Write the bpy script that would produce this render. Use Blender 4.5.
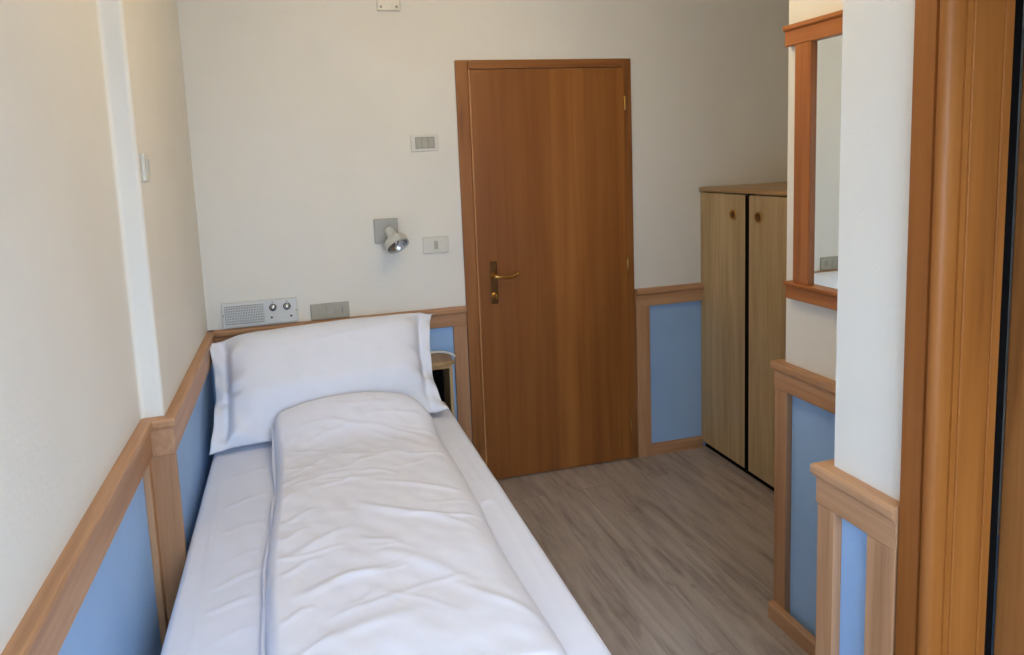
import bpy, bmesh, math, random
from mathutils import Vector, Matrix, noise
from mathutils.bvhtree import BVHTree
random.seed(7)
S = bpy.context.scene
for o in list(bpy.data.objects): bpy.data.objects.remove(o)
C = S.collection

# ------------------------------------------------------------------ camera
W, H = 1024, 655
F, YAW, PITCH, ROLL = 698.545, -0.24408, -0.12293, -0.04635
CAM = Vector((0.4193, -3.3113, 1.6393)); PX, PY = -42.45, -81.17
cy, sy, cp, sp = math.cos(YAW), math.sin(YAW), math.cos(PITCH), math.sin(PITCH)
fwd = Vector((-sy*cp, cy*cp, sp)); rt = Vector((cy, sy, 0)); up = rt.cross(fwd)
r2 = math.cos(ROLL)*rt + math.sin(ROLL)*up; u2 = -math.sin(ROLL)*rt + math.cos(ROLL)*up
cd = bpy.data.cameras.new('camera'); cam = bpy.data.objects.new('camera', cd); C.objects.link(cam)
cd.sensor_width = 36; cd.lens = F*36/W; cd.shift_x = -PX/W; cd.shift_y = PY/W; cd.clip_start = .05
M = Matrix((r2, u2, -fwd)).transposed().to_4x4(); M.translation = CAM
cam.matrix_world = M; S.camera = cam

# ------------------------------------------------------------------ world, lights, exposure
def lin(r, g, b):
    f = lambda c: c/12.92 if c <= .04045 else ((c+.055)/1.055)**2.4
    return (f(r/255), f(g/255), f(b/255), 1)
w = bpy.data.worlds.new('sky'); S.world = w; w.use_nodes = True
w.node_tree.nodes['Background'].inputs[0].default_value = (.62, .78, 1, 1)
w.node_tree.nodes['Background'].inputs[1].default_value = .6
def area(name, loc, rot, sx, sy_, power, col):
    l = bpy.data.lights.new(name, 'AREA'); l.shape = 'RECTANGLE'; l.size = sx; l.size_y = sy_
    l.energy = power; l.color = col
    o = bpy.data.objects.new(name, l); C.objects.link(o); o.location = loc; o.rotation_euler = rot
    return o
# daylight entering by the window behind the camera
area('window_skylight', (.72, -4.26, 1.5), (math.radians(27), 0, 0), 1.3, 1.6, 88, (.625, .80, 1))
S.view_settings.view_transform = 'Standard'; S.view_settings.look = 'None'
S.view_settings.gamma = 1; S.view_settings.use_curve_mapping = False
S.view_settings.exposure = 0

# ------------------------------------------------------------------ materials
def newmat(name, rough=.6):
    m = bpy.data.materials.new(name); m.use_nodes = True
    b = m.node_tree.nodes['Principled BSDF']; b.inputs['Roughness'].default_value = rough
    return m, m.node_tree, b
def N(t, kind, **kw):
    n = t.nodes.new(kind)
    for k, v in kw.items():
        if k in n.inputs: n.inputs[k].default_value = v
        else: setattr(n, k, v)
    return n
def coords(t, scale, jitter=True):
    tc = N(t, 'ShaderNodeTexCoord'); mp = N(t, 'ShaderNodeMapping')
    mp.inputs['Scale'].default_value = scale
    t.links.new(tc.outputs['Object'], mp.inputs['Vector'])
    if jitter:
        oi = N(t, 'ShaderNodeObjectInfo'); mu = N(t, 'ShaderNodeMath', operation='MULTIPLY'); mu.inputs[1].default_value = 37
        t.links.new(oi.outputs['Random'], mu.inputs[0]); t.links.new(mu.outputs[0], mp.inputs['Location'])
    return mp.outputs['Vector']
def ramp(t, fac, stops):
    r = N(t, 'ShaderNodeValToRGB'); e = r.color_ramp.elements
    while len(e) < len(stops): e.new(.5)
    for i, (p, c) in enumerate(stops): e[i].position = p; e[i].color = c
    t.links.new(fac, r.inputs[0]); return r.outputs[0]
def mix(t, a, b, fac, mode='MIX'):
    m = N(t, 'ShaderNodeMix', data_type='RGBA', blend_type=mode)
    for s, i in ((fac, 0), (a, 6), (b, 7)):
        if hasattr(s, 'is_linked'): t.links.new(s, m.inputs[i])
        else: m.inputs[i].default_value = s
    return m.outputs[2]
def bump(t, b, h, strength, dist=.01):
    n = N(t, 'ShaderNodeBump'); n.inputs['Strength'].default_value = strength; n.inputs['Distance'].default_value = dist
    t.links.new(h, n.inputs['Height']); t.links.new(n.outputs[0], b.inputs['Normal'])
def flat(name, col, rough=.5, metal=0.0, bumpy=0):
    m, t, b = newmat(name, rough); b.inputs['Metallic'].default_value = metal
    n = N(t, 'ShaderNodeTexNoise', Scale=18.0, Detail=4.0); t.links.new(coords(t, (1, 1, 1)), n.inputs['Vector'])
    d = tuple(c*.93 for c in col[:3])+(1,)
    t.links.new(ramp(t, n.outputs['Fac'], [(.3, d), (.7, col)]), b.inputs['Base Color'])
    if bumpy: bump(t, b, n.outputs['Fac'], bumpy, .002)
    return m
def plaster(name, c1, c2):
    m, t, b = newmat(name, .9)
    v = coords(t, (1, 1, 1), False)
    n = N(t, 'ShaderNodeTexNoise', Scale=1.6, Detail=5.0, Roughness=.6); t.links.new(v, n.inputs['Vector'])
    t.links.new(ramp(t, n.outputs['Fac'], [(.35, c1), (.65, c2)]), b.inputs['Base Color'])
    g = N(t, 'ShaderNodeTexNoise', Scale=70.0, Detail=3.0); t.links.new(v, g.inputs['Vector'])
    bump(t, b, g.outputs['Fac'], .25, .004); return m
def wood(name, dark, mid, light, axis='Z', grain=60.0, rough=.42, strips=0, spec=.4):
    """streaky wood, fibre running along the given object axis"""
    m, t, b = newmat(name, rough); b.inputs['Specular IOR Level'].default_value = spec
    k = {'X': 0, 'Y': 1, 'Z': 2}[axis]
    s1 = [grain]*3; s1[k] = grain*.03
    s2 = [grain*.16]*3; s2[k] = grain*.012
    a = N(t, 'ShaderNodeTexNoise', Scale=1.0, Detail=6.0, Roughness=.62, Distortion=.5); t.links.new(coords(t, s1), a.inputs['Vector'])
    c = N(t, 'ShaderNodeTexNoise', Scale=1.0, Detail=3.0, Roughness=.5, Distortion=1.2); t.links.new(coords(t, s2), c.inputs['Vector'])
    mm = N(t, 'ShaderNodeMath', operation='MULTIPLY_ADD'); mm.inputs[1].default_value = .42
    sc = N(t, 'ShaderNodeMath', operation='MULTIPLY'); sc.inputs[1].default_value = .58
    t.links.new(c.outputs['Fac'], sc.inputs[0]); t.links.new(a.outputs['Fac'], mm.inputs[0]); t.links.new(sc.outputs[0], mm.inputs[2])
    col = ramp(t, mm.outputs[0], [(.34, dark), (.5, mid), (.66, light)])
    if strips:
        tc = N(t, 'ShaderNodeTexCoord'); sx = N(t, 'ShaderNodeSeparateXYZ'); t.links.new(tc.outputs['Object'], sx.inputs[0])
        d = N(t, 'ShaderNodeMath', operation='DIVIDE'); d.inputs[1].default_value = strips
        fl = N(t, 'ShaderNodeMath', operation='FLOOR'); t.links.new(sx.outputs['X' if axis != 'X' else 'Z'], d.inputs[0]); t.links.new(d.outputs[0], fl.inputs[0])
        wn = N(t, 'ShaderNodeTexWhiteNoise', noise_dimensions='1D'); t.links.new(fl.outputs[0], wn.inputs['W'])
        g = ramp(t, wn.outputs['Value'], [(0, (.84, .81, .79, 1)), (1, (1.08, 1.07, 1.04, 1))])
        col = mix(t, col, g, 1.0, 'MULTIPLY')
    t.links.new(col, b.inputs['Base Color'])
    bump(t, b, a.outputs['Fac'], .08, .001)
    return m
def floor_mat():
    m, t, b = newmat('grey_oak_planks', .42); b.inputs['Specular IOR Level'].default_value = .35
    tc = N(t, 'ShaderNodeTexCoord'); mp = N(t, 'ShaderNodeMapping'); mp.inputs['Rotation'].default_value = (0, 0, math.radians(90))
    t.links.new(tc.outputs['Object'], mp.inputs['Vector'])
    br = N(t, 'ShaderNodeTexBrick', offset=.37); t.links.new(mp.outputs[0], br.inputs['Vector'])
    br.inputs['Color1'].default_value = (.0, .0, .0, 1); br.inputs['Color2'].default_value = (1, 1, 1, 1); br.inputs['Mortar'].default_value = (.2, .2, .2, 1)
    for k, v in (('Scale', 1.0), ('Mortar Size', .0012), ('Mortar Smooth', .3), ('Bias', 0.0), ('Brick Width', 1.9), ('Row Height', .19)): br.inputs[k].default_value = v
    off = N(t, 'ShaderNodeVectorMath', operation='MULTIPLY_ADD'); off.inputs[1].default_value = (3, 9, 0)
    t.links.new(br.outputs['Color'], off.inputs[0]); t.links.new(tc.outputs['Object'], off.inputs[2])
    def st(sc, det, dist):
        q = N(t, 'ShaderNodeMapping'); q.inputs['Scale'].default_value = sc; t.links.new(off.outputs[0], q.inputs['Vector'])
        n = N(t, 'ShaderNodeTexNoise', Scale=1.0, Detail=det, Roughness=.65, Distortion=dist); t.links.new(q.outputs[0], n.inputs['Vector']); return n.outputs['Fac']
    a = st((30, 2.6, 1), 7.0, .5); c = st((7, 1.2, 1), 5.0, 1.6); kn = st((16, 4.5, 1), 2.0, 1.0)
    mm = N(t, 'ShaderNodeMath', operation='ADD'); t.links.new(a, mm.inputs[0]); t.links.new(c, mm.inputs[1])
    hf = N(t, 'ShaderNodeMath', operation='MULTIPLY'); hf.inputs[1].default_value = .5; t.links.new(mm.outputs[0], hf.inputs[0])
    col = ramp(t, hf.outputs[0], [(.36, FL[0]), (.48, FL[1]), (.62, FL[2])])
    tone = ramp(t, br.outputs['Color'], [(0, (.94, .935, .93, 1)), (1, (1.05, 1.045, 1.04, 1))])
    col = mix(t, col, tone, 1.0, 'MULTIPLY')
    kf = ramp(t, kn, [(.66, (0, 0, 0, 1)), (.74, (.6, .6, .6, 1))])
    col = mix(t, col, FL[0], kf)
    jf = ramp(t, br.outputs['Fac'], [(0, (0, 0, 0, 1)), (1, (.3, .3, .3, 1))])
    col = mix(t, col, (.03, .025, .02, 1), jf)
    t.links.new(col, b.inputs['Base Color']); bump(t, b, a, .1, .001)
    return m
def cloth(name, col, wrinkle=.0, scale=14.0):
    m, t, b = newmat(name, .85); b.inputs['Specular IOR Level'].default_value = .15
    b.inputs['Sheen Weight'].default_value = .1
    v = coords(t, (1, 1, 1), False)
    n = N(t, 'ShaderNodeTexNoise', Scale=scale, Detail=3.0, Distortion=1.0); t.links.new(v, n.inputs['Vector'])
    t.links.new(ramp(t, n.outputs['Fac'], [(.3, tuple(c*.97 for c in col[:3])+(1,)), (.7, col)]), b.inputs['Base Color'])
    if wrinkle: bump(t, b, n.outputs['Fac'], wrinkle, .01)
    return m

FL = (lin(136, 123, 115), lin(168, 155, 146), lin(186, 174, 165))
MT = {
 'cream': plaster('cream_plaster', lin(229, 226, 218), lin(234, 231, 224)),
 'blue': plaster('light_blue_paint', lin(152, 186, 230), lin(162, 196, 237)),
 'ceiling': plaster('white_ceiling', lin(238, 234, 226), lin(242, 239, 232)),
 'floor': floor_mat(),
 'rail_x': wood('beech_rail_x', lin(160, 116, 82), lin(185, 139, 102), lin(200, 157, 120), 'X'),
 'rail_y': wood('beech_rail_y', lin(160, 116, 82), lin(185, 139, 102), lin(200, 157, 120), 'Y'),
 'rail_z': wood('beech_rail_z', lin(160, 116, 82), lin(185, 139, 102), lin(200, 157, 120), 'Z'),
 'door': wood('cherry_veneer', lin(128, 74, 33), lin(150, 93, 43), lin(167, 109, 55), 'Z', 22, .38, .178),
 'door_frame': wood('cherry_frame', lin(126, 76, 36), lin(148, 94, 47), lin(162, 106, 57), 'Z', 70, .38),
 'door_frame_x': wood('cherry_frame_x', lin(126, 76, 36), lin(148, 94, 47), lin(162, 106, 57), 'X', 70, .38),
 'mirror_y': wood('mirror_wood_y', lin(142, 82, 38), lin(168, 102, 52), lin(184, 118, 66), 'Y', 60, .35),
 'mirror_z': wood('mirror_wood_z', lin(142, 82, 38), lin(168, 102, 52), lin(184, 118, 66), 'Z', 60, .35),
 'jamb': wood('warm_jamb_wood', lin(132, 76, 26), lin(153, 91, 34), lin(166, 103, 44), 'Z', 50, .5),
 'jamb_y': wood('warm_jamb_wood_y', lin(132, 76, 26), lin(153, 91, 34), lin(166, 103, 44), 'Y', 50, .34),
 'oak': wood('pale_cabinet_veneer', lin(166, 138, 98), lin(186, 160, 118), lin(200, 176, 134), 'Z', 70, .45),
 'oak_edge': wood('cabinet_top_wood', lin(148, 114, 72), lin(174, 140, 96), lin(190, 158, 114), 'Y', 60, .4),
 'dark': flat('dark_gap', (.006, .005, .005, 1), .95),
 'black': flat('black_plastic', (.02, .02, .02, 1), .4),
 'sheet': cloth('white_fitted_sheet', lin(234, 238, 255), .08, 9.0),
 'duvet': cloth('white_duvet_cotton', lin(236, 239, 255), .10, 11.0),
 'pillow': cloth('white_pillowcase', lin(237, 241, 255), .05, 8.0),
 'plate': flat('ivory_plastic', lin(222, 219, 210), .4),
 'plate_dark': flat('ivory_plastic_shade', lin(176, 172, 158), .4),
 'radio': flat('grey_white_enamel', lin(218, 220, 220), .4),
 'grille': flat('grey_grille_cloth', lin(150, 152, 152), .7),
 'steel': flat('brushed_steel', lin(190, 190, 188), .25, 1.0),
 'greymetal': flat('grey_lacquer', lin(168, 166, 158), .4),
 'lampwhite': flat('pale_lamp_enamel', lin(196, 197, 194), .3),
 'brass': flat('aged_brass', lin(196, 150, 84), .28, 1.0),
 'bronze': flat('bronze_plate', lin(120, 84, 46), .35, .9),
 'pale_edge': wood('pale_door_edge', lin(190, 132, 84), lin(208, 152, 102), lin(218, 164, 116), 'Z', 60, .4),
 'wcable': flat('white_cable', lin(232, 232, 230), .4),
}
MT['dark'].node_tree.nodes['Principled BSDF'].inputs['Specular IOR Level'].default_value = .05
m, t, b = newmat('mirror_glass', .015); b.inputs['Metallic'].default_value = 1; b.inputs['Base Color'].default_value = (.86, .9, .87, 1); MT['mirror'] = m
n = N(t, 'ShaderNodeTexNoise', Scale=2.0); t.links.new(coords(t, (1, 1, 1)), n.inputs['Vector'])
t.links.new(ramp(t, n.outputs['Fac'], [(.3, (.84, .88, .85, 1)), (.7, (.87, .9, .875, 1))]), b.inputs['Base Color'])
m, t, b = newmat('window_glass', .02); b.inputs['Transmission Weight'].default_value = 1; b.inputs['IOR'].default_value = 1.05; MT['glass'] = m

# ------------------------------------------------------------------ mesh helpers
def box(bm, x0, x1, y0, y1, z0, z1, bev=0.0, seg=2):
    r = bmesh.ops.create_cube(bm, size=1)
    for v in r['verts']:
        v.co = Vector(((x0+x1)/2+v.co.x*(x1-x0), (y0+y1)/2+v.co.y*(y1-y0), (z0+z1)/2+v.co.z*(z1-z0)))
    if bev:
        es = list({e for v in r['verts'] for e in v.link_edges})
        bmesh.ops.bevel(bm, geom=es, offset=bev, segments=seg, affect='EDGES', profile=.5)
    return bm
def BX(*a, **k): return box(bmesh.new(), *a, **k)
def prism(bm, prof, p0, ax_len, ax_d, ax_z=Vector((0, 0, 1)), L=1.0):
    """closed profile [(d,z)] swept along ax_len by L, starting at p0"""
    n = len(prof); rings = []
    for k in (0, L):
        rings.append([bm.verts.new(Vector(p0)+ax_len*k+ax_d*d+ax_z*z) for d, z in prof])
    for i in range(n):
        j = (i+1) % n; bm.faces.new((rings[0][i], rings[0][j], rings[1][j], rings[1][i]))
    bm.faces.new(rings[0]); bm.faces.new(list(reversed(rings[1])))
    bmesh.ops.recalc_face_normals(bm, faces=bm.faces[:]); return bm
def lathe(bm, prof, origin, axis, seg=32):
    """profile [(r, h)] spun round axis through origin"""
    ax = Vector(axis).normalized(); a = ax.orthogonal().normalized(); c = ax.cross(a); rings = []
    for r, h in prof:
        if r < 1e-6: rings.append([bm.verts.new(Vector(origin)+ax*h)])
        else: rings.append([bm.verts.new(Vector(origin)+ax*h+(a*math.cos(q)+c*math.sin(q))*r) for q in [2*math.pi*i/seg for i in range(seg)]])
    for A, B in zip(rings, rings[1:]):
        for i in range(seg):
            j = (i+1) % seg
            if len(A) == 1 and len(B) == 1: continue
            if len(A) == 1: bm.faces.new((A[0], B[i], B[j]))
            elif len(B) == 1: bm.faces.new((A[i], B[0], A[j]))
            else: bm.faces.new((A[i], B[i], B[j], A[j]))
    bmesh.ops.recalc_face_normals(bm, faces=bm.faces[:]); return bm
def tube(bm, pts, rad, seg=10, sub=6):
    P = [Vector(p) for p in pts]; Q = []
    for i in range(len(P)-1):
        p0, p1, p2, p3 = P[max(i-1, 0)], P[i], P[i+1], P[min(i+2, len(P)-1)]
        for k in range(sub):
            s = k/sub
            Q.append(.5*((2*p1)+(p2-p0)*s+(2*p0-5*p1+4*p2-p3)*s*s+(3*p1-p0-3*p2+p3)*s**3))
    Q.append(P[-1]); rings = []; n = None
    for i, q in enumerate(Q):
        tg = (Q[min(i+1, len(Q)-1)]-Q[max(i-1, 0)]).normalized()
        n = tg.orthogonal().normalized() if n is None else (n-tg*n.dot(tg)).normalized()
        c = tg.cross(n); r = rad(i/(len(Q)-1)) if callable(rad) else rad
        rings.append([bm.verts.new(q+(n*math.cos(a)+c*math.sin(a))*r) for a in [2*math.pi*k/seg for k in range(seg)]])
    for A, B in zip(rings, rings[1:]):
        for i in range(seg): bm.faces.new((A[i], A[(i+1) % seg], B[(i+1) % seg], B[i]))
    bm.faces.new(rings[0]); bm.faces.new(list(reversed(rings[-1])))
    bmesh.ops.recalc_face_normals(bm, faces=bm.faces[:]); return bm
def obj(name, bm, mats, parent=None, smooth=False, auto=None):
    me = bpy.data.meshes.new(name)
    xs = [v.co for v in bm.verts]
    base = Vector(((min(v.x for v in xs)+max(v.x for v in xs))/2, (min(v.y for v in xs)+max(v.y for v in xs))/2, min(v.z for v in xs)))
    bmesh.ops.translate(bm, verts=bm.verts[:], vec=-base)
    bm.to_mesh(me); bm.free()
    for m_ in (mats if isinstance(mats, (list, tuple)) else [mats]): me.materials.append(MT[m_])
    for p in me.polygons: p.use_smooth = smooth
    if smooth and auto: me.set_sharp_from_angle(angle=math.radians(auto))
    o = bpy.data.objects.new(name, me); C.objects.link(o)
    o.location = base
    if parent:
        o.parent = parent; pw = Vector((0, 0, 0)); q = parent
        while q: pw += q.location; q = q.parent
        o.location = base-pw
    return o
def tag(o, label, cat, group=None, kind=None):
    if label: o['label'] = label
    if cat: o['category'] = cat
    if group: o['group'] = group
    if kind: o['kind'] = kind
    return o
def thing(name, label, cat, loc, group=None, kind=None):
    o = bpy.data.objects.new(name, None); C.objects.link(o); o.location = loc; o.empty_display_size = .1
    return tag(o, label, cat, group, kind)
def struct(name, bm, mats, label, cat, smooth=False): return tag(obj(name, bm, mats, None, smooth, 40 if smooth else None), label, cat, None, 'structure')

# ------------------------------------------------------------------ dimensions
ZC = 2.62; RT = .924; RB = .83; XJ = -.064; YJ = -1.13; XM = 1.97; YM = -1.369; XN = 1.546; YN = -2.062
YF = -4.3; XA = 3.07
DO0, DO1 = -3.30, -2.325        # doorway in the right wall
DZ = 2.11
X, Y, Z = Vector((1, 0, 0)), Vector((0, 1, 0)), Vector((0, 0, 1))
T = .10

# ------------------------------------------------------------------ setting: floor, ceiling, walls
struct('floor', BX(-.3, 3.3, YF-.2, .2, -.12, 0), 'floor', 'grey-brown oak plank floor', 'floor')
struct('ceiling', BX(-.3, 3.3, YF-.2, .2, ZC, ZC+.12), 'ceiling', 'white plaster ceiling above the room', 'ceiling')
def wallslab(bm, x0, x1, y0, y1, z0=0, z1=ZC, split=.875):
    """wall block, blue paint under the rail line and cream plaster above"""
    for a, b_, mi in ((z0, min(z1, split), 1), (max(z0, split), z1, 0)):
        if b_-a < 1e-4: continue
        n0 = len(bm.faces); box(bm, x0, x1, y0, y1, a, b_); bm.faces.ensure_lookup_table()
        for f in bm.faces[n0:]: f.material_index = mi
    return bm
CB = ['cream', 'blue']
struct('wall_back', wallslab(bmesh.new(), -.3, XA+.2, 0, .2), CB, 'cream back wall with blue dado around the wooden door', 'wall')
bm = bmesh.new(); rc = .014
plan = [(-.3, YF), (XJ, YF)]
plan += [(XJ+rc*(1-math.cos(q)), YJ-rc+rc*math.sin(q)) for q in [math.pi/2*k/5 for k in range(6)]]     # inner corner of the step
plan += [(-rc+rc*math.sin(q), YJ+rc*(1-math.cos(q))) for q in [math.pi/2*k/6 for k in range(7)]]        # rounded plaster arris
plan += [(0, 0), (-.3, 0)]
for z0, z1, mi in ((0, .875, 1), (.875, ZC, 0)):
    lo = [bm.verts.new((x, y, z0)) for x, y in plan]; hi = [bm.verts.new((x, y, z1)) for x, y in plan]
    fs = [bm.faces.new(lo), bm.faces.new(list(reversed(hi)))]
    for i in range(len(plan)): fs.append(bm.faces.new((lo[i], lo[(i+1) % len(plan)], hi[(i+1) % len(plan)], hi[i])))
    for f in fs: f.material_index = mi
bmesh.ops.recalc_face_normals(bm, faces=bm.faces[:])
struct('wall_left', bm, CB, 'cream left wall with a shallow step and blue dado beside the bed', 'wall', True)
bm = bmesh.new()
wallslab(bm, XA, XA+.2, YM-.01, 0)                       # end of the cabinet alcove
wallslab(bm, XM, XA+.2, YN, YM)                          # pier carrying the mirror
wallslab(bm, XN, XA+.2, DO1-.0, YN)                      # pier beside the doorway
wallslab(bm, XN, XA+.2, YF, DO0)
box(bm, XN, XA+.2, DO0, DO1, 2.15, ZC)
box(bm, XN+.30, XN+.34, DO0, DO1, 0, 2.15)
struct('wall_right', bm, CB, 'stepped cream right wall with mirror pier, doorway pier and cabinet alcove', 'wall')
bm = bmesh.new()
wx0, wx1, wz0, wz1 = .06, 1.38, .5, 2.3
wallslab(bm, XJ, wx0, YF-.2, YF); wallslab(bm, wx1, XN, YF-.2, YF)
wallslab(bm, wx0, wx1, YF-.2, YF, 0, wz0); box(bm, wx0, wx1, YF-.2, YF, wz1, ZC)
struct('wall_front', bm, CB, 'cream wall with the window behind the viewer', 'wall')
wn = thing('window_1', 'wood framed window behind the viewer', 'window', ((wx0+wx1)/2, YF-.1, wz0), None, 'structure')
bm = bmesh.new(); fw = .06
for a in ((wx0, wx0+fw, wz0, wz1), (wx1-fw, wx1, wz0, wz1), (wx0, wx1, wz0, wz0+fw), (wx0, wx1, wz1-fw, wz1), (.69, .75, wz0, wz1)):
    box(bm, a[0], a[1], YF-.13, YF-.07, a[2], a[3], .006)
obj('window_frame', bm, 'jamb', wn); obj('pane', BX(wx0+.02, wx1-.02, YF-.105, YF-.099, wz0+.02, wz1-.02), 'glass', wn)

# ------------------------------------------------------------------ chair rails, stiles, baseboards
RP = [(0, RB), (.022, RB), (.025, RB+.003), (.025, RT-.034), (.027, RT-.031), (.031, RT-.028), (.034, RT-.022), (.0345, RT-.008), (.032, RT-.002), (.027, RT), (0, RT)]
def sweep(prof, pts, side):
    """profile swept along a floor-plan polyline with mitred corners; side = +1 when the room lies left of the path"""
    bm = bmesh.new(); P = [Vector((p[0], p[1], 0)) for p in pts]; rings = []
    nn = [Vector((-(b_-a).normalized().y, (b_-a).normalized().x, 0))*side for a, b_ in zip(P, P[1:])]
    for i, p in enumerate(P):
        n1, n2 = nn[max(i-1, 0)], nn[min(i, len(nn)-1)]
        mt_ = (n1+n2)/(1+n1.dot(n2))
        rings.append([bm.verts.new(p+mt_*d+Vector((0, 0, z))) for d, z in prof])
    for A, B in zip(rings, rings[1:]):
        for i in range(len(prof)):
            j = (i+1) % len(prof); bm.faces.new((A[i], A[j], B[j], B[i]))
    bm.faces.new(rings[0]); bm.faces.new(list(reversed(rings[-1])))
    bmesh.ops.recalc_face_normals(bm, faces=bm.faces[:]); return bm
tn = [0]
def trim(bm, mat, label, smooth=False):
    tn[0] += 1; return struct('trim_%d' % tn[0], bm, mat, label, 'trim', smooth)
trim(sweep(RP, [(.0, 0), (1.206, 0)], -1), 'rail_x', 'wooden chair rail on the back wall above the pillow')
trim(sweep(RP, [(2.127, 0), (2.5195, 0)], -1), 'rail_x', 'short wooden chair rail between the door and the cabinet')
trim(sweep([(d, z if z > RT-.05 else z-.02) for d, z in RP], [(XJ, YF+.01), (XJ, YJ), (0, YJ), (0, 0)], -1), 'rail_y', 'long wooden chair rail on the left wall stepping round the corner post')
trim(sweep(RP, [(XM, YN+.0), (XM, YM), (XA, YM)], 1), 'rail_y', 'wooden chair rail under the mirror')
trim(sweep(RP, [(XN, -2.252), (XN, YN), (XM, YN)], 1), 'rail_y', 'short wooden chair rail on the pier beside the doorway')
ST = .023
trim(BX(1.138, 1.205, -ST, 0, 0, RB, .002), 'rail_z', 'wooden upright under the rail left of the door')
trim(BX(2.128, 2.204, -ST, 0, 0, RB, .002), 'rail_z', 'wooden upright under the rail right of the door')
trim(BX(XJ, ST, YJ-ST, YJ, 0, RB-.02, .002), 'rail_z', 'wooden corner post at the step of the left wall')
trim(BX(XJ, XJ+.019, YJ-.06, YJ-ST, 0, RB-.02, .002), 'rail_z', 'wooden upright on the near left wall tight against the corner post')
trim(BX(XM-ST, XM, -1.404, YM+ST, 0, RB, .002), 'rail_z', 'wooden corner upright of the dado under the mirror')
trim(BX(XN-ST, XN, -2.089, YN+ST, 0, RB, .002), 'rail_z', 'wooden corner upright at the free edge of the doorway pier')
trim(BX(XN-ST, XN, -2.250, -2.180, 0, RB, .002), 'rail_z', 'wooden upright between blue panel and doorway casing')
BP = [(0, 0), (.02, 0), (.02, .05), (.014, .06), (0, .06)]
def base(name, p0, ax, d, L, mat, label): struct(name, prism(bmesh.new(), BP, p0, ax, d, Z, L), mat, label, 'baseboard')
base('baseboard_back', (2.204, 0, 0), X, -Y, 2.5195-2.204, 'rail_x', 'low wooden baseboard on the back wall beside the cabinet')
base('baseboard_right', (XM-ST, YM+ST, 0), -Y, -X, YM+ST-YN, 'rail_y', 'low wooden baseboard under the mirror')

# ------------------------------------------------------------------ entrance door
d1 = thing('door_1', 'plain cherry-veneer entrance door with brass lever in the back wall', 'door', (1.667, 0, 0), None, 'structure')
df = obj('door_frame', BX(1.210, 1.270, -.020, 0, 0, DZ, .003), 'door_frame', d1)
obj('door_frame', BX(2.072, 2.123, -.014, 0, 0, DZ, .003), 'door_frame', d1)
obj('door_frame', BX(1.272, 2.072, -.018, 0, DZ-.042, DZ, .003), 'door_frame_x', d1)
leaf = obj('door_leaf', BX(1.2767, 2.080, -.026, -.002, .006, DZ-.045, .004), 'door', d1)
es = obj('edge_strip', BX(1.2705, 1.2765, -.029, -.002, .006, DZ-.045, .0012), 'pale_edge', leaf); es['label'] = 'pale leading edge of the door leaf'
for z in (.196, 1.059, 1.889):
    bm = bmesh.new(); lathe(bm, [(0, -.035), (.005, -.034), (.0065, -.03), (.0065, .03), (.005, .034), (0, .035)], (2.078, -.030, z), Z, 12)
    obj('hinge', bm, 'brass', d1, True, 40)
bm = BX(1.334, 1.372, -.031, -.025, .925, 1.138, .003)
hp = obj('handle_plate', bm, 'bronze', d1)
bm = bmesh.new(); lathe(bm, [(0, 0), (.017, 0), (.018, .004), (.012, .010), (.010, .042), (.0, .043)], (1.353, -.03, 1.066), -Y, 20)
tube(bm, [(1.353, -.066, 1.066), (1.372, -.070, 1.064), (1.40, -.071, 1.060), (1.43, -.069, 1.058), (1.455, -.066, 1.064), (1.472, -.064, 1.074)], lambda s: .0095-.003*s, 12)
obj('lever', bm, 'brass', d1, True, 50)
bm = bmesh.new(); lathe(bm, [(0, 0), (.014, 0), (.0145, .006), (.008, .010), (.0075, .022), (0, .022)], (1.350, -.03, .968), -Y, 18)
box(bm, 1.347, 1.353, -.082, -.05, .957, .979, .002)
obj('key', bm, 'brass', d1, True, 40)

# ------------------------------------------------------------------ doorway with panelled jamb at the right
d2 = thing('door_2', 'closed wooden door in a deep panelled orange-brown doorway at the right', 'door', (XN+.05, (DO0+DO1)/2, 0), None, 'structure')
def casing(y0, sgn):
    prof = [(0, 0), (0, -.02), (.003, -.022), (.048, -.022), (.050, -.018), (.056, -.018), (.058, -.026), (.064, -.033), (.072, -.035), (.080, -.033), (.085, -.026), (.086, -.012), (.086, .0)]
    bm = bmesh.new(); prism(bm, prof, (XN, y0, 0), Z, Y*sgn*.97, X, 2.235); return bm
obj('casing', casing(-2.255, -1), 'jamb', d2, True, 50); obj('casing', casing(DO0-.07, 1), 'jamb', d2, True, 50)
obj('casing', BX(XN-.022, XN, DO0, DO1, 2.15, 2.235, .003), 'jamb_y', d2)
JD = .099
def jamb(y, s):
    """jamb board with a routed panel line, face towards +s along y"""
    bm = bmesh.new()
    x0, x1 = XN-.002, XN+JD; e = .012
    box(bm, x0, x1, y-.016*s if s > 0 else y, y if s > 0 else y+.016, 0, 2.15)
    a0, a1 = x0+.011, x1-.016
    for (p, q, z0, z1) in ((a0, a0+.007, .18, 1.93), (a1-.007, a1, .18, 1.93), (a0, a1, 1.923, 1.93), (a0, a1, .18, .187)):
        box(bm, p, q, y-.001 if s > 0 else y-.004, y+.004 if s > 0 else y+.001, z0, z1, .0015)
    return bm
obj('jamb', jamb(DO1-.018, -1), 'jamb', d2); obj('jamb', jamb(DO0+.018, 1), 'jamb', d2)
obj('jamb', BX(XN-.002, XN+JD, DO0+.018, DO1-.018, 2.11, 2.15), 'jamb_y', d2)
obj('slot_shade', BX(XN+JD, XN+JD+.028, DO1-.010, DO1-.001, 0, 2.14), 'dark', d2)  # near-black strip standing in for the shade in the slot beside the leaf
lf = BX(XN+JD+.028, XN+JD+.070, DO0+.012, DO1-.012, .006, 2.10, .004)
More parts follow.
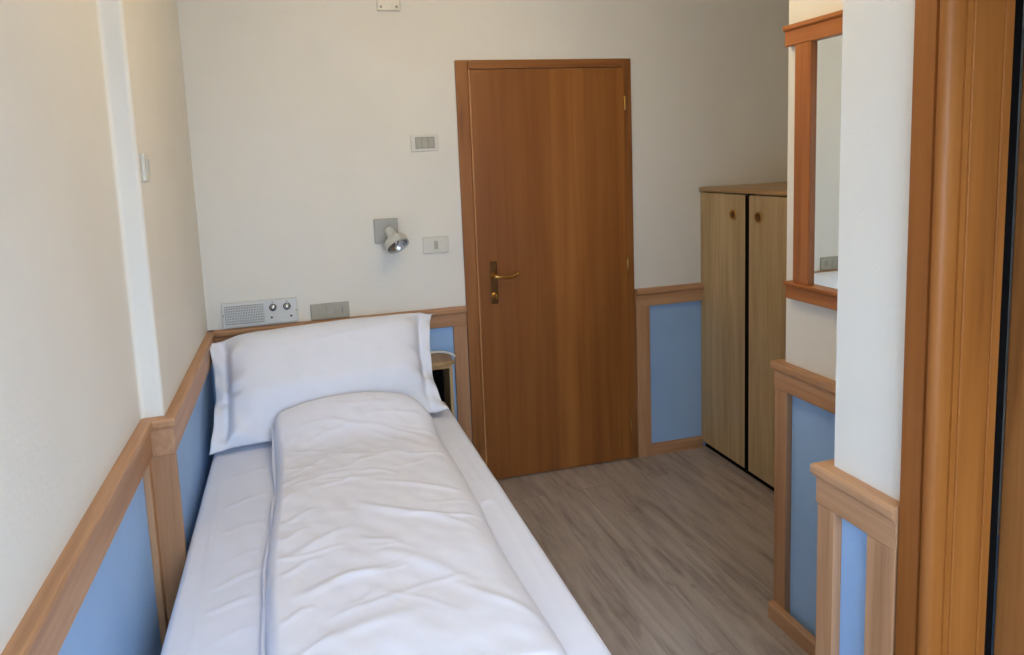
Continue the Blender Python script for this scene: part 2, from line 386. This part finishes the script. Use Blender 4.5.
l2 = obj('door_leaf', lf, 'door_frame', d2)
bm = bmesh.new()
for (a, b_, z0, z1) in ((DO0+.15, DO1-.15, .2, .95), (DO0+.15, DO1-.15, 1.08, 1.95)):
    box(bm, XN+JD+.020, XN+JD+.030, a, b_, z0, z1, .006)
obj('raised_panel', bm, 'door_frame', l2)

# ------------------------------------------------------------------ cabinet
CX, CW, CH = 2.52, .79, 1.44
cb = thing('wardrobe', 'pale oak two-door cabinet in the alcove right of the door', 'cabinet', (2.78, -CW/2, 0))
bm = bmesh.new()
box(bm, CX+.024, XA-.01, -CW+.002, -CW+.02, .05, CH-.024); box(bm, CX+.024, XA-.01, -.024, -.006, .05, CH-.024)
box(bm, XA-.022, XA-.01, -CW+.02, -.024, .05, CH-.024); box(bm, CX+.024, XA-.022, -CW+.02, -.024, .05, .068)
obj('body', bm, 'oak', cb)
obj('plinth', BX(CX+.022, XA-.01, -CW+.01, -.01, 0, .05), 'dark', cb)
obj('gap_shade', BX(CX+.002, CX+.019, -.4145, -.3835, .04, CH-.03), 'dark', cb)  # black filler: shade between the two doors put in as colour
bm = bmesh.new(); box(bm, CX-.010, XA-.004, -CW-.006, -.003, CH-.022, CH, .006, 3)
obj('top', bm, 'oak_edge', cb)
obj('interior_shade', BX(CX+.018, CX+.023, -.43, -.37, .05, CH-.024), 'dark', cb)  # dark sheet behind the door gap, painted as the shade inside
for y0, y1, ky in ((-.383, -.004, -.292), (-CW, -.415, -.487)):
    dr = obj('door', BX(CX, CX+.019, y0, y1, .036, CH-.028, .002), 'oak', cb)
    bm = bmesh.new(); lathe(bm, [(.027, 0), (.027, .003), (.025, .0055), (.020, .005), (.0185, .0015), (.017, .001)], (CX+.0005, ky, 1.311), -X, 28)
    kn = obj('finger_pull', bm, 'brass', dr, True, 40)
    bm = bmesh.new(); lathe(bm, [(.0185, .0012), (.014, .001), (.009, .0025), (0, .0035)], (CX+.0005, ky, 1.311), -X, 24)
    obj('cup', bm, 'bronze', kn, True)

# ------------------------------------------------------------------ wall mirror
ml0, ml1 = -2.03, -1.382
wm = thing('wall_mirror', 'tall mirror in an orange-brown wooden frame on the right wall', 'mirror', (XM-.01, (ml0+ml1)/2, 1.15))
MP = [(0, 0), (.022, 0), (.024, .002), (.024, .044), (.028, .047), (.033, .050), (.034, .058), (.032, .062), (0, .062)]
obj('top_rail', prism(bmesh.new(), [(d, 1.944+z) for d, z in MP], (XM, ml1, 0), -Y, -X, Z, ml1-ml0), 'mirror_y', wm)
obj('bottom_rail', prism(bmesh.new(), [(d*1.0, 1.204-.056+z*.9) for d, z in MP], (XM, ml1-.012, 0), -Y, -X, Z, ml1-ml0-.02), 'mirror_y', wm)
for y0, y1 in ((-1.492, -1.424), (-1.99, -1.907)):
    obj('upright', BX(XM-.022, XM, y0, y1, 1.2035, 1.9445, .003), 'mirror_z', wm)
obj('glass', BX(XM-.009, XM-.003, -1.91, -1.488, 1.2035, 1.9445), 'mirror', wm)

# ------------------------------------------------------------------ bed
BX0, BX1, BY0, BY1, BZ = .036, 1.041, -2.12, -.205, .53
bed = thing('bed', 'single bed with white fitted sheet along the left wall', 'bed', ((BX0+BX1)/2, (BY0+BY1)/2, 0))
def sm(a, b, x):
    t_ = min(max((x-a)/(b-a), 0), 1); return t_*t_*(3-2*t_)
def crease(x, y, p, q, wd, h):
    ax, ay = p; bx, by = q; dx, dy = bx-ax, by-ay; L2 = dx*dx+dy*dy
    s = ((x-ax)*dx+(y-ay)*dy)/L2
    if s < 0 or s > 1: return 0
    d = ((x-ax)*dy-(y-ay)*dx)/math.sqrt(L2)
    d += .006*math.sin(s*7+ax*30)
    return h*math.exp(-(d/wd)**2)*math.sin(math.pi*s)**.7
sheet_cr = [((.10, -.55), (.105, -2.0), .006, .003), ((.975, -.6), (.985, -2.05), .006, .002)]
for k, yy in enumerate((-.72, -.95, -1.12, -1.30, -1.42, -1.52, -1.66, -1.80)):
    sheet_cr.append(((.12, yy-.02), (.275, yy+.035+.02*math.sin(k*2.1)), .0075, .0036+.0015*math.sin(k*1.7)))
sheet_cr.append(((.93, -1.21), (.985, -1.225), .012, .007))
def sheet_h(x, y):
    return BZ+sum(crease(x, y, *c) for c in sheet_cr)+.003*noise.noise(Vector((x*5, y*4, 1)))
bm = bmesh.new()
def cushion(bm, x0, x1, y0, y1, zb, rad, hf, nx, ny, nr=6):
    """box with rounded upper edges and a height-field top"""
    def axis(a, b_, n):
        p = [(a, -1.0)]
        for i in range(nr+1): p.append((a+rad*(1-math.cos(math.pi/2*i/nr)), None))
        for i in range(1, n): p.append((a+rad+(b_-a-2*rad)*i/n, None))
        for i in range(nr+1): p.append((b_-rad+rad*math.sin(math.pi/2*i/nr), None))
        p.append((b_, 1.0)); return p
    A, B = axis(x0, x1, nx), axis(y0, y1, ny); g = []
    for (x, sx_) in A:
        row = []
        for (y, sy_) in B:
            if sx_ or sy_: z = zb
            else:
                ex = max(x0+rad-x, x-(x1-rad), 0)/rad; ey = max(y0+rad-y, y-(y1-rad), 0)/rad
                e = min(math.hypot(ex, ey), 1); z = hf(x, y)-rad*(1-math.sqrt(max(1-e*e, 0)))
            row.append(bm.verts.new((x, y, z)))
        g.append(row)
    for i in range(len(A)-1):
        for j in range(len(B)-1): bm.faces.new((g[i][j], g[i+1][j], g[i+1][j+1], g[i][j+1]))
    rim = [g[i][0] for i in range(len(A))]+[g[-1][j] for j in range(1, len(B))]+[g[i][-1] for i in range(len(A)-2, -1, -1)]+[g[0][j] for j in range(len(B)-2, 0, -1)]
    bm.faces.new(list(reversed(rim))); bmesh.ops.recalc_face_normals(bm, faces=bm.faces[:])
cushion(bm, BX0, BX1, BY0, BY1, .33, .022, sheet_h, 110, 180)
obj('mattress', bm, 'sheet', bed, True)
obj('bed_base', BX(BX0+.01, BX1-.01, BY0+.01, BY1-.005, .20, .332, .006), 'rail_y', bed)
for x in (BX0+.06, BX1-.06):
    for y in (BY0+.07, BY1-.07): obj('leg', BX(x-.03, x+.03, y-.03, y+.03, 0, .202, .004), 'rail_z', bed)

# ------------------------------------------------------------------ pillow
def pillow():
    TL, TR, BR, BL = Vector((.012, -.15, .893)), Vector((1.026, -.09, .924)), Vector((1.006, -.43, .552)), Vector((.030, -.53, .546))
    nx, ny = 96, 64; bm = bmesh.new(); F_, B_ = [], []
    for i in range(nx+1):
        fr, bk = [], []
        for j in range(ny+1):
            s, t_ = i/nx, j/ny                                # s left..right, t bottom..top
            # concave sides between the ears
            sa = s+(.5-s)*(.055 if s < .5 else .085)*math.sin(math.pi*t_)**.6*abs(2*s-1)**3
            ed = min(1, min(s, 1-s)/.10); ed = ed*ed*(3-2*ed)
            ta = t_+(t_**6)*(.045*ed*(1-.85*sm(.45, .95, s))-.030*math.sin(math.pi*min(1, s/.12))*(s < .12)) + ((1-t_)**6)*.03*ed
            p = BL.lerp(BR, sa).lerp(TL.lerp(TR, sa), ta)
            n_ = Vector((0, -.63, .77))
            fl, ft = .062, .012                                  # flange widths at the sides, top and bottom
            ex = min(max((min(s, 1-s)-fl)/.16, 0), 1); ey = min(max((min(t_, 1-t_)-ft)/.24, 0), 1)
            e = math.sqrt(1-(1-ex)**2)*math.sqrt(1-(1-ey)**2)
            up_ = .095*e*(1-(1-sm(.04, .42, t_))*sm(.10, .24, s))+.006; dn = .045*e
            w_ = .004*noise.noise(Vector((s*6, t_*4, 3)))+.0025*noise.noise(Vector((s*15, t_*9, 7)))
            # puckers running off the flange seams
            for (c0, sd) in ((fl, 1), (1-fl, -1)):
                q = math.exp(-((s-c0-sd*.02)/.05)**2); w_ += q*.008*math.sin(t_*27+3*noise.noise(Vector((t_*4, c0*9, 0))))
                w_ -= .018*math.exp(-((s-c0-sd*.006)/.014)**2)*min(1, 6*t_*(1-t_))
            w_ += .02*math.exp(-((s-.12)/.05)**2)*math.exp(-((t_-.2)/.16)**2)*math.sin(18*s+9*t_)
            w_ += crease(s, t_, (.25, .72), (.8, .82), .012, .004)
            # loose flange waves
            fe = (1-ex)*min(1, max(0, (fl-min(s, 1-s))/fl))
            w_ += fe*(.024*math.sin(t_*8+(0 if s < .5 else 2.0))+.010*math.sin(t_*23+s*40))
            fr.append(bm.verts.new(p+n_*(up_+w_))); bk.append(bm.verts.new(p-n_*(dn+.003)+n_*w_*(.9 if fe > 0 else .3)))
        F_.append(fr); B_.append(bk)
    for i in range(nx):
        for j in range(ny):
            bm.faces.new((F_[i][j], F_[i+1][j], F_[i+1][j+1], F_[i][j+1])); bm.faces.new((B_[i][j], B_[i][j+1], B_[i+1][j+1], B_[i+1][j]))
    for i in range(nx):
        bm.faces.new((F_[i][0], B_[i][0], B_[i+1][0], F_[i+1][0])); bm.faces.new((F_[i][ny], F_[i+1][ny], B_[i+1][ny], B_[i][ny]))
    for j in range(ny):
        bm.faces.new((F_[0][j], F_[0][j+1], B_[0][j+1], B_[0][j])); bm.faces.new((F_[nx][j], B_[nx][j], B_[nx][j+1], F_[nx][j+1]))
    bmesh.ops.recalc_face_normals(bm, faces=bm.faces[:]); return bm
pbm = pillow(); ptree = BVHTree.FromBMesh(pbm)
pl = obj('pillow', pbm, 'pillow', None, True)
tag(pl, 'wide white pillow with flanged sides propped at the head of the bed', 'pillow')

# ------------------------------------------------------------------ folded duvet
DX0, DX1, DY0, DY1 = .283, .912, -2.06, -.455
dcr = [((.30, -.97), (.60, -.76), .007, .006), ((.30, -1.285), (.44, -1.22), .012, .005), ((.32, -1.47), (.52, -1.37), .016, .006),
       ((.60, -1.10), (.90, -1.26), .012, .007), ((.52, -1.22), (.88, -1.50), .014, .009), ((.58, -1.52), (.80, -1.74), .018, .007),
       ((.38, -.72), (.60, -.64), .012, .005), ((.62, -.66), (.86, -.78), .012, .005), ((.45, -.86), (.72, -.90), .012, .004),
       ((.34, -1.66), (.56, -1.60), .018, .007), ((.70, -.90), (.90, -.96), .009, .005), ((.55, -1.0), (.70, -1.06), .010, .005),
       ((.66, -1.36), (.91, -1.42), .009, .006), ((.40, -1.10), (.56, -1.04), .010, .005), ((.36, -1.86), (.66, -1.80), .02, .006),
       ((.72, -1.70), (.91, -1.92), .014, .006), ((.44, -.60), (.66, -.68), .009, .004), ((.50, -.54), (.78, -.58), .009, .004),
       ((.31, -1.38), (.40, -1.33), .009, .005), ((.30, -1.56), (.42, -1.50), .010, .005), ((.31, -1.75), (.40, -1.71), .010, .005), ((.30, -1.14), (.38, -1.09), .008, .004)]
rr = random.Random(5)
for k in range(34):
    x_, y_ = rr.uniform(.33, .84), rr.uniform(-1.95, -.55); a_ = rr.uniform(-.7, .45)*(1 if x_ > .58 else -1); l_ = rr.uniform(.05, .13)
    dcr.append(((x_-l_*math.cos(a_), y_-l_*math.sin(a_)), (x_+l_*math.cos(a_), y_+l_*math.sin(a_)), rr.uniform(.006, .012), rr.uniform(.002, .0045)))
def rest_z(x, y, r=.014):
    """height of what the duvet lies on: the sheet, or the lower front of the pillow"""
    z = BZ+.006
    if y > -.72:
        for dx in (-r, 0, r):
            for dy in (-r, 0, r):
                h = ptree.ray_cast(Vector((x+dx, y+dy, 1.4)), Vector((0, 0, -1)))
                if h[0] is not None: z = max(z, h[0].z+.007)
    return z
def rest(x, y): # softened, never below the real support
    z0 = rest_z(x, y)
    if y < -.80: return z0
    av = sum(rest_z(x+a*.03, y+b_*.035) for a in (-1, 0, 1) for b_ in (-2, -1, 0, 1))/12
    return max(z0, av)
def duvet():
    nx, ny = 110, 280; bm = bmesh.new(); Tp, Bt = [], []
    def shape(s, t_):
        y = DY0+(DY1-DY0)*t_; x = DX0+(DX1-DX0)*s
        # the right head corner and both foot corners are rounded, sides wander a little
        x += .008*math.sin(y*6+1)*(1-s)+.010*math.sin(y*4.2)*s+.026*s*sm(.40, .05, t_)
        k = max(0, t_-.90)/.10; x -= s**3*.055*k*k
        y -= .045*abs(2*s-1)**3*k*(1.3 if s > .5 else 1.1)
        k = max(0, .05-t_)/.05; x -= (s-.5)*.05*k*k
        return x, y
    for i in range(nx+1):
        a, b_ = [], []
        for j in range(ny+1):
            s = .5-.5*math.cos(math.pi*i/nx)*(.75+.25*abs(math.cos(math.pi*i/nx))); t_ = j/ny
            t_ = t_ if .03 < t_ < .97 else t_
            x, y = shape(s, t_)
            fl = max(rest(x, y), BZ+.006+.105*sm(-.78, -.47, y)*(.72+.28*math.sin(math.pi*min(max(s, 0), 1))**.6))
            dx0, dx1, dy = s*(DX1-DX0), (1-s)*(DX1-DX0), min(t_, 1-t_)*(DY1-DY0)
            e = 1.0
            for d_, r_ in ((dx0, .035), (dx1, .085), (dy, .05)):
                q = min(d_/r_, 1); e *= math.sqrt(max(0, 1-(1-q)**2))
            puff = .056*e*(1+.18*math.sin(math.pi*s))
            wv = sum(crease(x, y, *c) for c in dcr)*.74
            wv += .007*noise.noise(Vector((x*6, y*5, 2)))+.003*noise.noise(Vector((x*17+y*6, y*15, 5)))
            a.append(bm.verts.new((x, y, fl+.006+puff+wv*e))); b_.append(bm.verts.new((x, y, fl)))
        Tp.append(a); Bt.append(b_)
    for i in range(nx):
        for j in range(ny):
            bm.faces.new((Tp[i][j], Tp[i+1][j], Tp[i+1][j+1], Tp[i][j+1])); bm.faces.new((Bt[i][j], Bt[i][j+1], Bt[i+1][j+1], Bt[i+1][j]))
    for i in range(nx):
        bm.faces.new((Tp[i][0], Bt[i][0], Bt[i+1][0], Tp[i+1][0])); bm.faces.new((Tp[i][ny], Tp[i+1][ny], Bt[i+1][ny], Bt[i][ny]))
    for j in range(ny):
        bm.faces.new((Tp[0][j], Tp[0][j+1], Bt[0][j+1], Bt[0][j])); bm.faces.new((Tp[nx][j], Bt[nx][j], Bt[nx][j+1], Tp[nx][j+1]))
    bmesh.ops.recalc_face_normals(bm, faces=bm.faces[:])
    pts = []
    for j in range(0, 61):
        t_ = .02+.965*j/60; x, y = shape(0, t_)
        fl = max(rest(x, y), BZ+.006+.105*sm(-.78, -.47, y)*.72)
        pts.append((x-.004+.003*math.sin(y*19), y, fl+.008+.003*math.sin(y*23)))
    return bm, pts
bm, pts = duvet()
dv = obj('duvet', bm, 'duvet', None, True); tag(dv, 'white duvet folded lengthwise down the middle of the bed', 'duvet')
bm = bmesh.new(); tube(bm, pts, .0075, 8, 3); obj('piping', bm, 'duvet', dv, True)

# ------------------------------------------------------------------ bedside cubby and cable
nb = thing('nightstand', 'small open-fronted wooden nightstand behind the right end of the pillow', 'nightstand', (.97, -.1, 0))
obj('top', BX(.85, 1.096, -.195, -.026, .690, .710, .004), 'oak_edge', nb)
obj('side_panel', BX(1.072, 1.088, -.187, -.028, 0, .690, .002), 'oak', nb)
obj('side_panel', BX(.856, .872, -.187, -.028, 0, .690, .002), 'oak', nb)
obj('bottom_panel', BX(.872, 1.072, -.185, -.038, .40, .415), 'oak', nb)
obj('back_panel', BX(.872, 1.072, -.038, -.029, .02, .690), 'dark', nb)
obj('front_rail', BX(.872, 1.072, -.187, -.175, .672, .690, .002), 'oak_edge', nb)
bm = bmesh.new(); tube(bm, [(.93, -.06, .7175), (1.0, -.05, .719), (1.05, -.05, .719), (1.08, -.07, .7185), (1.10, -.10, .717), (1.113, -.13, .711)], .006, 10)
tag(obj('cable', bm, 'wcable', None, True), 'white cable lying over the top of the nightstand', 'cable')

# ------------------------------------------------------------------ radio panel
rd = thing('radio_panel', 'grey-white wall radio panel with speaker grille and two knobs', 'radio', (.237, 0, .935))
tx = (.069, .403, .932, 1.044)
obj('faceplate', BX(tx[0], tx[1], -.022, -.001, tx[2], tx[3], .004), 'radio', rd)
bm = bmesh.new(); box(bm, .082, .253, -.0235, -.021, .945, 1.030, .001)
gr = obj('speaker_grille', bm, 'grille', rd)
bm = bmesh.new()
for k in range(24):
    x = .0855+k*.0071; box(bm, x, x+.0032, -.0252, -.0232, .948, 1.027)
for k in range(7):
    z = .952+k*.0118; box(bm, .083, .252, -.0258, -.0236, z, z+.0026)
obj('louvres', bm, 'radio', gr)
for x in (.293, .356):
    bm = bmesh.new(); lathe(bm, [(.0135, 0), (.0135, .004), (.0105, .005), (.0095, .016), (.007, .018), (0, .018)], (x, -.022, 1.008), -Y, 24)
    kb = obj('knob', bm, 'steel', rd, True, 40)
    obj('dial_ring', lathe(bmesh.new(), [(.0170, 0), (.0170, .0015), (.0130, .0015)], (x, -.0219, 1.008), -Y, 28), 'black', kb)
    obj('indicator', BX(x-.004, x+.004, -.0232, -.0215, 1.031, 1.034), 'black', rd)
for x in (.285, .372):
    obj('socket', lathe(bmesh.new(), [(.0048, 0), (.0048, .0012), (0, .0012)], (x, -.0219, .962), -Y, 16), 'black', rd)
for x in (.075, .397):
    obj('screw', lathe(bmesh.new(), [(.004, 0), (.0035, .0015), (0, .002)], (x, -.0219, .988), -Y, 12), 'greymetal', rd)

# ------------------------------------------------------------------ switches and sockets
def plate(name, label, cat, x0, x1, z0, z1, keys, mat='plate', keymat='plate_dark', group=None):
    o = thing(name, label, cat, ((x0+x1)/2, 0, z0), group)
    obj('cover_plate', BX(x0, x1, -.010, -.0005, z0, z1, .004, 3), mat, o)
    for (a, b_, c, d) in keys:
        k = obj('rocker', BX(a, b_, -.0135, -.008, c, d, .0015), keymat, o)
    return o
o = plate('wall_switch', 'ivory three-rocker light switch high on the wall left of the door', 'switch', .979, 1.113, 1.690, 1.769,
          [(1.004+i*.030, 1.030+i*.030, 1.707, 1.753) for i in range(3)])
obj('surround', BX(1.000, 1.094, -.0112, -.0095, 1.703, 1.757), 'grille', o)
o = plate('wall_switch', 'ivory single-button switch between reading lamp and door', 'switch', 1.010, 1.138, 1.198, 1.279,
          [(1.066, 1.084, 1.218, 1.258)])
o = plate('wall_socket', 'beige wall socket plate right of the radio panel above the bed', 'socket', .461, .640, .926, 1.002,
          [(.500, .530, .944, .984), (.534, .564, .944, .984), (.568, .598, .944, .984)], 'plate_dark', 'plate_dark')
obj('indicator', BX(.603, .611, -.0125, -.009, .950, .978), 'grille', o)
# switch plate on the left wall
o = thing('wall_switch', 'small white switch plate on the left wall near the step', 'switch', (0, -1.06, 1.62))
obj('cover_plate', BX(.0005, .011, -1.100, -1.022, 1.622, 1.702, .003), 'plate', o)
obj('rocker', BX(.009, .0145, -1.075, -1.047, 1.638, 1.686, .0015), 'lampwhite', o)
# cover plate at the top edge
o = thing('junction_cover', 'small ivory blank cover plate with two screws near the ceiling', 'cover plate', (.912, 0, 2.335))
obj('cover_plate', BX(.858, .966, -.009, -.0005, 2.336, 2.425, .006, 3), 'plate', o)
for x in (.876, .948): obj('screw', lathe(bmesh.new(), [(.006, 0), (.005, .002), (0, .0025)], (x, -.0088, 2.355), -Y, 14), 'grille', o)

# ------------------------------------------------------------------ reading lamp
lp = thing('reading_lamp', 'grey wall spot lamp on a square plate above the bed', 'lamp', (.837, 0, 1.266))
obj('back_plate', BX(.781, .893, -.024, -.0005, 1.267, 1.382, .003), 'greymetal', lp)
p0 = Vector((.842, -.058, 1.338)); ax = Vector((.30, -.60, -.74)).normalized(); L = .108
bm = bmesh.new(); tube(bm, [(.842, -.02, 1.326), (.842, -.040, 1.330), tuple(p0+ax*.014)], .010, 12); obj('arm', bm, 'greymetal', lp, True, 50)
bm = bmesh.new()
lathe(bm, [(0, 0), (.017, .001), (.022, .006), (.023, .046), (.026, .050), (.048, .066), (.054, .071), (.056, .076), (.056, L-.002), (.054, L), (.051, L-.001), (.050, L-.010), (.042, L-.028), (.022, L-.042), (0, L-.045)], p0, ax, 36)
hd = obj('lamp_head', bm, 'lampwhite', lp, True, 35)
obj('reflector', lathe(bmesh.new(), [(.0490, L-.008), (.0405, L-.0275), (.021, L-.0405), (0, L-.0435)], p0, ax, 28), 'steel', hd, True)
obj('bulb', lathe(bmesh.new(), [(0, L-.012), (.008, L-.014), (.013, L-.024), (.013, L-.034), (.009, L-.043)], p0, ax, 20), 'steel', hd, True)

# ------------------------------------------------------------------ ceiling lamp (above the frame; lights the upper walls)
m, t, b = newmat('warm_lamp_glass', .3); b.inputs['Emission Color'].default_value = (1, .77, .41, 1); b.inputs['Emission Strength'].default_value = 38
b.inputs['Base Color'].default_value = (.8, .78, .72, 1); MT['lampglow'] = m
cl = thing('ceiling_lamp', 'round glass ceiling lamp above the middle of the room', 'lamp', (1.12, -1.35, 2.40))
obj('canopy', lathe(bmesh.new(), [(0, 0), (.07, 0), (.07, -.012), (.045, -.03), (.02, -.04), (0, -.04)], (1.12, -1.35, ZC), Z, 32), 'lampwhite', cl, True, 40)
obj('globe', lathe(bmesh.new(), [(.0, -.04)]+[(.105*math.sin(q), -.135+.1*math.cos(q)) for q in [math.pi*(.06+.94*k/20) for k in range(20)]]+[(0, -.235)], (1.12, -1.35, ZC), Z, 32), 'lampglow', cl, True)
